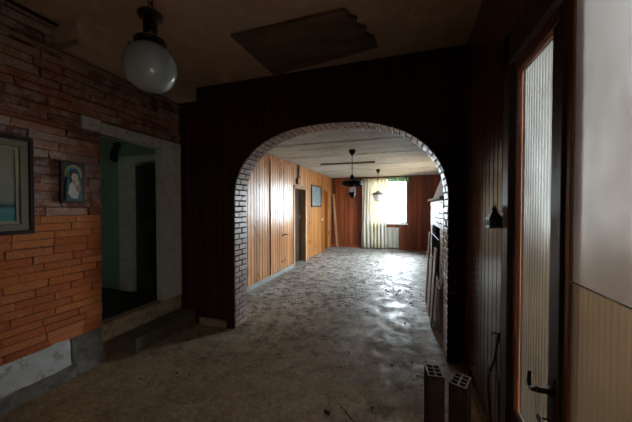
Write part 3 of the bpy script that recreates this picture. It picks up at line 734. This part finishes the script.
b.tube([(FX-.012,F0+.31,1.05),(FX-.012,F1-.31,1.05)], .009, 6); b.tube([(FX-.012,F0+.31,.56),(FX-.012,F1-.31,.56)], .009, 6); b.build('grate', M['rubber'], fp)
# boards leaning on it
def lean(p0, p1, w, th, name, mat, label, cat, group=None, side=(0,1,0)):
    p0, p1, sd = Vector(p0), Vector(p1), Vector(side); d = (p1-p0); n = d.cross(sd).normalized()
    b = MB(); P = []
    for p in (p0, p1):
        for q in (0, th):
            for s in (-w/2, w/2): P.append(p + sd*s + n*q + Vector([random.uniform(-.004,.004) for _ in range(3)]))
    b.hexa(P); o = b.build(name, mat, bevel=.003); return tag(o, label, cat, group)
lean((.325,3.74,.0), (.372,3.68,.98), .22, .02, 'leaning_board', M['board_grey'], 'tall grey board leaning on the fireplace, closest to the arch pier', 'board', 'boards leaning on the fireplace')
lean((.325,4.14,.0), (.372,4.20,.80), .28, .02, 'leaning_board', M['board_grey'], 'wide grey board leaning on the fireplace, middle of the three', 'board', 'boards leaning on the fireplace')
lean((.325,4.64,.0), (.375,4.56,1.10), .14, .02, 'leaning_board', M['board_grey'], 'thin grey board leaning on the fireplace, furthest from the arch', 'board', 'boards leaning on the fireplace')

# leaning plank in the far corner
lean((-2.33,9.72,0.004), (-2.535,9.955,1.95), .08, .022, 'leaning_plank', M['frame_tan'], 'slim brown plank leaning in the far left corner', 'plank', side=(1,0,0))

# ------------------------------------------------------------------ curtain and pelmet
def curtain(x0, x1, z0, z1, y, folds, amp, name, mat):
    b = MB(); n = folds*10; prev = None
    for k in range(n+1):
        a = k/n; x = x0 + (x1-x0)*a; col = []
        for j in range(13):
            f = j/12; z = z1 + (z0-z1)*f
            w = amp*(.6+.5*f)*math.sin(2*math.pi*folds*a + .6*math.sin(3*a+2*f)) + .012*noise.noise((x*6, z*1.5, 0))
            col.append(b.bm.verts.new((x + .01*math.sin(5*f+9*a), y + w, z)))
        if prev:
            for j in range(12): b.face([prev[j], col[j], col[j+1], prev[j+1]], .5)
        prev = col
    o = b.build(name, mat, smooth=True); s = o.modifiers.new('thick', 'SOLIDIFY'); s.thickness = .002; return o
o = curtain(-1.46, -.62, .03, 2.47, FY-.16, 7, .026, 'curtain', M['curtain'])
tag(o, 'tall faded yellow and white curtain left of the bright window', 'curtain')
b = MB(); b.tube([(-1.52,FY-.16,2.515),(.14,FY-.16,2.515)], .012, 8); 
for x in (-1.53, .15): b.lathe([(.004,-.02),(.02,-.012),(.024,0),(.02,.012),(.004,.02)], 12, c=(x, FY-.16, 2.515))
for x in (-1.4, .05): b.box(x-.008, x+.008, FY-.16, FY-.009, 2.505, 2.525)
o = b.build('curtain_rail', M['metal_dark'], smooth=True); tag(o, 'dark curtain rail above the far window', 'curtain rail')
o = curtain(-.60, .10, 2.32, 2.50, FY-.155, 6, .02, 'pelmet_curtain', M['valance']); tag(o, 'short faded green cloth pelmet across the top of the bright window', 'pelmet')
o = curtain(-.62, -.20, .03, .76, FY-.06, 3, .008, 'sill_cloth', M['rag']); tag(o, 'dusty pale cloth hanging below the window sill', 'cloth')

# ------------------------------------------------------------------ lamps
# opal globe in the hall
gl = empty('globe_pendant_lamp', (-1.207,1.065,2.188)); tag(gl, 'opal white globe pendant lamp hanging in the dark hall', 'lamp')
b = MB(); rr = .120; prof = []
for k in range(33):
    a = -math.pi/2 + (math.pi/2 + R(62))*k/32; prof.append((max(.0005, rr*math.cos(a)), rr*math.sin(a)))
b.lathe(prof, 48); b.build('globe', M['opal'], gl, smooth=True)
b = MB(); b.lathe([(.062,.108),(.072,.112),(.074,.128),(.060,.140),(.046,.146),(.040,.150)], 28); c = b.build('gallery', M['metal_dark'], gl, smooth=True)
for k in range(3):
    a = R(200 + 120*k); b = MB(); d = Vector((math.cos(a), math.sin(a), 0))
    b.tube([d*.070 + Vector((0,0,.120)), d*.098 + Vector((0,0,.120))], .004, 8); b.tube([d*.098 + Vector((0,0,.120)), d*.106 + Vector((0,0,.120))], .009, 10)
    b.build('thumb_screw', M['brass'], c, smooth=True)
b = MB(); b.lathe([(.036,.150),(.034,.165),(.030,.172),(.033,.185),(.033,.225),(.028,.232),(.040,.240),(.055,.246),(.058,.256),(.052,.266),(.030,.276),(.012,.282),(.008,.292)], 28)
b.build('holder', M['metal_dark'], gl, smooth=True)
b = MB()
zc = .300
for k in range(14):
    ring = []
    for j in range(14):
        a = 2*math.pi*j/14; u, w = .012*math.cos(a), .022*math.sin(a)
        ring.append((u, 0, zc + w) if k % 2 == 0 else (0, u, zc + w))
    b.tube(ring, .0035, 6, closed=True); zc += .034
b.build('chain', M['metal_dark'], gl, smooth=True)
b = MB(); b.lathe([(.008,.745),(.03,.752),(.055,.775),(.06,.7995)], 24); b.build('ceiling_rose', M['metal_dark'], gl, smooth=True)

# black pendant with wide disc shade
p1 = empty('disc_pendant_lamp', (-.945,5.12,0)); tag(p1, 'black pendant lamp with wide flat disc shade beyond the arch', 'lamp')
b = MB(); b.lathe([(.01,2.44),(.03,2.46),(.062,2.50),(.066,2.53),(.05,2.549)], 20); b.build('ceiling_rose', M['metal_black'], p1, smooth=True)
b = MB(); b.tube([(0,0,2.44),(0,0,2.06)], .007, 8); b.build('rod', M['metal_black'], p1, smooth=True)
b = MB(); b.lathe([(.012,2.09),(.035,2.06),(.05,2.01),(.07,1.995),(.190,1.965),(.200,1.925),(.200,1.885),(.192,1.885),(.19,1.92),(.05,1.965),(.02,1.965)], 32); b.build('shade', M['metal_black'], p1, smooth=True)
b = MB(); b.lathe([(.02,1.964),(.042,1.95),(.046,1.90),(.046,1.86),(.03,1.85)], 20); b.build('collar', M['metal_dark'], p1, smooth=True)
b = MB(); b.lathe([(.03,1.855),(.06,1.84),(.068,1.80),(.06,1.76),(.04,1.745)], 24); b.build('glass', M['lit_glass'], p1, smooth=True)
b = MB(); b.lathe([(.05,1.765),(.068,1.755),(.060,1.71),(.045,1.67),(.015,1.655),(.004,1.63)], 24); b.build('finial', M['metal_black'], p1, smooth=True)
# pale dome pendant
p2 = empty('dome_pendant_lamp', (-.735,8.02,0)); tag(p2, 'pale ribbed dome pendant lamp hanging before the curtain', 'lamp')
b = MB(); b.lathe([(.006,2.43),(.03,2.45),(.055,2.50),(.05,2.549)], 20); b.build('ceiling_rose', M['metal_dark'], p2, smooth=True)
b = MB(); b.tube([(0,0,2.45),(0,0,1.93)], .006, 8); b.build('cord', M['metal_dark'], p2, smooth=True)
b = MB(); b.lathe([(.012,1.95),(.03,1.93),(.06,1.905),(.12,1.88),(.172,1.845),(.180,1.82),(.170,1.82),(.02,1.92)], 32); b.build('shade', M['shade_white'], p2, smooth=True)
b = MB(); b.lathe([(.03,1.88),(.155,1.825),(.150,1.77),(.125,1.71),(.085,1.66),(.04,1.63),(.01,1.625)], 32); b.build('glass', M['lit_glass'], p2, smooth=True)

# ------------------------------------------------------------------ pictures
# large seascape on the brick wall: built in (y,z) on the wall, rests on XL+.02
pf = empty('framed_painting', (XL+.018,.885,1.655), (0,0,0)); tag(pf, 'large dark framed seascape on the brick wall at the left edge', 'painting')
W2, H2 = .49, .367
def rect_frame(mb, w, h, t, x0, x1):
    mb.box(x0, x1, -w, w, h-t, h); mb.box(x0, x1, -w, w, -h, -h+t); mb.box(x0, x1, -w, -w+t, -h+t, h-t); mb.box(x0, x1, w-t, w, -h+t, h-t)
b = MB(); rect_frame(b, W2, H2, .028, 0, .034); b.build('frame', M['frame_dark'], pf, bevel=.005)
M['mat_olive'] = mottled('faded olive slip', (.24,.22,.15), (.19,.17,.11), 8, .7, .1)
b = MB(); rect_frame(b, W2-.029, H2-.029, .050, .004, .026); b.build('slip', M['mat_olive'], pf, bevel=.005)
M['mat_cream'] = mottled('cream mount', (.36,.34,.26), (.31,.29,.21), 8, .7, .05)
b = MB(); rect_frame(b, W2-.080, H2-.080, .022, .003, .018); b.build('mount', M['mat_cream'], pf)
def seascape():
    m, nt, bb = base('seascape paint', (.4,.4,.4), .35)
    v = coords(nt); s = nd(nt, 'ShaderNodeSeparateXYZ'); nt.links.new(v, s.inputs[0])
    n = nd(nt, 'ShaderNodeTexNoise', Scale=8, Detail=6); nt.links.new(coords(nt, (1,.5,2)), n.inputs['Vector'])
    ma = nd(nt, 'ShaderNodeMath', operation='MULTIPLY_ADD'); ma.inputs[1].default_value = .05; nt.links.new(n.outputs['Fac'], ma.inputs[0]); nt.links.new(s.outputs['Z'], ma.inputs[2])
    mr = nd(nt, 'ShaderNodeMapRange'); mr.inputs['From Min'].default_value = -.28; mr.inputs['From Max'].default_value = .28; nt.links.new(ma.outputs[0], mr.inputs['Value'])
    r = ramp(nt, [(0,(.16,.29,.28)),(.12,(.06,.26,.27)),(.24,(.09,.30,.30)),(.285,(.015,.03,.035)),(.31,(.13,.24,.23)),(.34,(.28,.30,.23)),(.7,(.33,.33,.25)),(1,(.27,.28,.21))]); nt.links.new(mr.outputs[0], r.inputs['Fac'])
    nt.links.new(r.outputs['Color'], bb.inputs['Base Color']); return m
b = MB(); b.box(.002, .010, -W2+.10, W2-.10, -H2+.10, H2-.10); b.build('canvas', seascape(), pf)

# devotional plaque
ic = empty('devotional_plaque', (XL+.020,1.645,1.705)); tag(ic, 'small dark framed plaque of a veiled mother and child on bricks', 'plaque')
b = MB(); b.box(0, .022, -.092, .092, -.178, .178); b.build('frame', M['frame_dark'], ic, bevel=.006)
def flat(name, col, rough=.4):
    m = mottled(name, col, tuple(c*.75 for c in col), 25, rough, .05); return m
def disc(pts, x0, x1, name, mat):
    b = MB(); b.prism(pts, (1,0,0), (x0,0,0), (0,1,0), (0,0,1), x1-x0); return b.build(name, mat, ic)
def ell(cy, cz, ry, rz, n=24, a0=0, a1=360): return [(cy + ry*math.cos(R(a0+(a1-a0)*k/n)), cz + rz*math.sin(R(a0+(a1-a0)*k/n))) for k in range(n + (0 if a1-a0 == 360 else 1))]
disc([(-.070,-.154),(.070,-.154),(.070,.154),(-.070,.154)], .022, .024, 'ground_field', flat('deep blue glaze', (.008,.04,.055)))
disc(ell(0,.075,.066,.078,24,-20,200), .024, .027, 'halo', flat('ochre glaze', (.48,.32,.08)))
disc(ell(0,.070,.052,.066,24,-30,210), .027, .030, 'inner_halo', flat('blue glaze', (.04,.26,.40)))
disc([(-.062,-.155),(.062,-.155),(.056,-.02),(.046,.06),(.030,.10),(0,.112),(-.030,.10),(-.046,.06),(-.056,-.02)], .030, .034, 'veil', flat('teal glaze', (.02,.11,.11)))
disc(ell(0,.085,.030,.036), .034, .037, 'hair', flat('dark hair glaze', (.02,.02,.025)))
disc(ell(0,.045,.027,.036), .037, .042, 'face', flat('pale skin glaze', (.60,.45,.28)))
disc([(-.05,-.10),(-.02,-.135),(.02,-.14),(.035,-.09),(.022,.0),(-.01,.012),(-.04,-.02)], .034, .039, 'gown', flat('white gown glaze', (.58,.56,.50)))
disc(ell(.016,.0,.018,.022), .042, .046, 'child_face', flat('pale child glaze', (.62,.46,.30)))
disc(ell(.030,-.045,.018,.034), .039, .043, 'child_tunic', flat('rust tunic glaze', (.36,.16,.08)))

# far picture
fpz = empty('framed_picture', (FXL+.012,8.08,1.805)); tag(fpz, 'grey blue framed picture on the honey wall between two doorways', 'picture')
b = MB(); rect_frame(b, .48, .33, .045, 0, .03); b.build('frame', M['frame_dark'], fpz, bevel=.004)
b = MB(); b.box(.002, .014, -.437, .437, -.287, .287); b.build('print', M['print'], fpz)

# ------------------------------------------------------------------ small black wall lantern, hook cable
wl = empty('wall_lantern', (XR-.012,1.828,1.375)); tag(wl, 'small black tiered lantern fixed to the right boarded wall', 'lantern')
LX = -.040
def tier(z0, z1, h0, h1): return [Vector((LX + sx*h*.82, sy*h*.9, z)) for z, h in ((z0,h0),(z1,h1)) for sy in (-1,1) for sx in (-1,1)]
b = MB(); b.hexa(tier(0,.007,.044,.044)); b.hexa(tier(.007,.016,.036,.034)); b.box(LX, .004, -.008, .008, .050, .060); b.box(-.006, .004, -.022, .022, .02, .095); b.build('base_plate', M['rubber'], wl, bevel=.001)
b = MB()
for a_ in (-.026,-.009,.009,.026):
    for q in (-.026,.026):
        b.box(LX+a_-.003, LX+a_+.003, q-.003, q+.003, .014, .050); b.box(LX+q-.003, LX+q+.003, a_-.003, a_+.003, .014, .050)
b.build('bars', M['rubber'], wl)
b = MB(); b.box(LX-.024, LX+.024, -.024, .024, .014, .05); b.build('pane', M['print'], wl)
b = MB(); b.hexa(tier(.049,.056,.044,.042)); b.hexa(tier(.056,.072,.040,.026)); b.hexa(tier(.072,.077,.031,.030)); b.hexa(tier(.077,.097,.028,.014)); b.hexa(tier(.097,.102,.016,.015)); b.lathe([(.012,.102),(.013,.110),(.007,.120),(.002,.130)], 12, c=(LX,0,0))
b.build('roof', M['rubber'], wl)

def smoothp(P, n=6):
    P = [Vector(p) for p in P]; out = []
    for i in range(len(P)-1):
        p0, p1, p2, p3 = P[max(i-1,0)], P[i], P[i+1], P[min(i+2,len(P)-1)]
        for k in range(n):
            t = k/n; out.append(.5*((2*p1) + (p2-p0)*t + (2*p0-5*p1+4*p2-p3)*t*t + (3*p1-p0-3*p2+p3)*t**3))
    return out + [P[-1]]
cz = smoothp([(XR-.012,1.87,.74),(XR-.03,1.855,.62),(XR-.04,1.90,.51),(XR-.042,1.945,.42),(XR-.04,1.935,.31),(XR-.035,1.915,.14),(XR-.04,1.93,.02)])
b = MB(); b.tube(cz, .0065, 8); b.tube([(XR-.006,1.87,.745),(XR-.04,1.87,.75),(XR-.045,1.87,.735)], .006, 8)
cz2 = smoothp([(XR-.022,1.865,.70),(XR-.03,1.84,.60),(XR-.035,1.785,.48),(XR-.032,1.775,.30),(XR-.03,1.79,.03)]); b.tube(cz2, .004, 8)
o = b.build('hanging_cable', M['rubber'], smooth=True); tag(o, 'black cable dangling in loops on the lower right boarded wall', 'cable')
b = MB(); b.lathe([(.012,0),(.012,.035),(.016,.037),(.016,.05),(.012,.052)], 12, mat=Matrix.Translation(Vector(cz[14])) @ Matrix.Rotation(R(8),4,'X')); b.build('connector', M['paint_white'], o, smooth=True)

# ------------------------------------------------------------------ hollow bricks standing on end
M['rim'] = mottled('clay rim in lit tone', (.42,.38,.34), (.30,.25,.21), 30, .9, .3)  # rims painted pale for the light falling on the brick tops
M['terracotta'] = brickmat('dusty terracotta', [(.06,.025,.017),(.08,.032,.02)], (.11,.085,.07), 10, .48, .7)
def hollow(w, d, h, loc, rot, label):
    t = .009; b = MB(); r = .5
    for k in range(3):
        x = -w/2 + (w-t)*k/2; b.box(x, x+t, -d/2, d/2, 0, h, r)
    for k in range(4):
        y = -d/2 + (d-t)*k/3; b.box(-w/2, w/2, y, y+t, 0.0006*k, h-.0005*k, r)
    b.box(-w/2, w/2, -d/2, d/2, .01, .02, r)
    # scored grooves on the outside
    for k in range(5):
        for sx in (-1, 1):
            y = -d/2 + d*(k+.5)/5; b.box(sx*(w/2)-.0015, sx*(w/2)+.0015, y-.004, y+.004, 0, h-.003, r)
    for k in range(4):
        for sy in (-1, 1):
            x = -w/2 + w*(k+.5)/4; b.box(x-.004, x+.004, sy*(d/2)-.0015, sy*(d/2)+.0015, 0, h-.003, r)
    b.bm.normal_update()
    for f in b.bm.faces:
        if f.calc_center_median().z > h - .004 and abs(f.normal.z) > .9: f.material_index = 1
    o = b.build('hollow_brick', None, mats=[M['terracotta'], M['rim']]); o.location = loc; o.rotation_euler = rot
    return tag(o, label, 'brick', 'hollow bricks by the right arch pier')
hollow(.086, .125, .56, (.163,1.70,0), (0,0,R(6)), 'upright hollow terracotta brick standing further from the right wall')
hollow(.086, .125, .55, (.292,1.665,0), (0,0,R(-22)), 'upright hollow terracotta brick standing closer to the right wall, turned')

# ------------------------------------------------------------------ litter on the floor (uncountable flakes)
b = MB(); rnd = random.Random(3)
for k in range(900):
    if k < 700:
        y = rnd.triangular(3.4, 8.6, 5.0); x = rnd.gauss(-.55 - .05*(y-5), .55)
    else: y = rnd.uniform(1.6, 9.5); x = rnd.uniform(-2.4, .2)
    if not (-2.5 < x < .30): continue
    if noise.noise((x*1.6, y*1.1, 0)) < -.05 and k < 700: continue
    n = rnd.choice((4,5,6)); r0 = rnd.uniform(.004,.018)*(1 if rnd.random() < .95 else 1.8); a0 = rnd.uniform(0,6.3)
    tx, ty = rnd.uniform(-.25,.25), rnd.uniform(-.25,.25); rv = rnd.random(); low = []; up = []
    for j in range(n):
        a = a0 + 2*math.pi*j/n; q = r0*rnd.uniform(.55,1.1); dx, dy = q*math.cos(a), q*.6*math.sin(a)
        low.append(b.bm.verts.new((x+dx, y+dy, .0005))); up.append(b.bm.verts.new((x+dx*.9, y+dy*.9, .004 + abs(dx*tx+dy*ty)*1.5)))
    b.face(up, rv); 
    for j in range(n): b.face([low[j], low[(j+1)%n], up[(j+1)%n], up[j]], rv)
M['litter'] = brickmat('plaster flakes and dirt', [(.05,.04,.03),(.11,.085,.06),(.08,.06,.045),(.30,.28,.25)], (.06,.05,.04), 8, .6, .8)
o = b.build('debris', M['litter']); tag(o, 'scattered dirt and plaster flakes on the inner room floor', 'debris', kind='stuff')

# ------------------------------------------------------------------ light
w = bpy.data.worlds.new('overcast sky'); scene.world = w; w.use_nodes = True; nt = w.node_tree
bg = nt.nodes['Background']; bg.inputs['Color'].default_value = (.78,.91,1.0,1); bg.inputs['Strength'].default_value = 1.0
SKY = 50.0
bg.inputs['Strength'].default_value = SKY
def portal(name, loc, rot, sx, sy):
    l = bpy.data.lights.new(name, 'AREA'); l.shape = 'RECTANGLE'; l.size = sx; l.size_y = sy; l.cycles.is_portal = True
    o = bpy.data.objects.new(name, l); COL.objects.link(o); o.location = loc; o.rotation_euler = rot; return o
portal('daylight_far_window', ((WX0+WX1)/2, FY+.12, (WZ0+WZ1)/2), (R(-90),0,0), WX1-WX0, WZ1-WZ0)
portal('daylight_side_window', (FXR+.16, (SY0+SY1)/2, (SZ0+SZ1)/2), (0,R(90),0), SZ1-SZ0, SY1-SY0)
portal('daylight_glazing', (XR+.08, .21, 1.25), (0,R(90),0), 2.3, 2.0)
portal('daylight_door', (XR+.07, 1.46, 1.35), (0,R(90),0), 1.8, .32)
portal('daylight_passage_window', (-3.95, HY0-.08, 1.95), (R(90),0,0), .3, .3)

# ------------------------------------------------------------------ camera
cam = bpy.data.cameras.new('camera'); cam.sensor_width = 36; cam.lens = 276/632*36; cam.clip_start = .02
co = bpy.data.objects.new('camera', cam); COL.objects.link(co); co.location = (0,0,1.5)
co.rotation_euler = (R(89.0), 0, R(17.9)); scene.camera = co
vs = scene.view_settings; vs.view_transform = 'Standard'; vs.look = 'None'; vs.gamma = 1; vs.exposure = 0; vs.use_curve_mapping = False
scene.cycles.use_denoising = True
scene.cycles.max_bounces = 10; scene.cycles.diffuse_bounces = 5; scene.cycles.glossy_bounces = 4; scene.cycles.transmission_bounces = 6; scene.cycles.transparent_max_bounces = 12
scene.cycles.sample_clamp_indirect = 6; scene.cycles.caustics_reflective = False
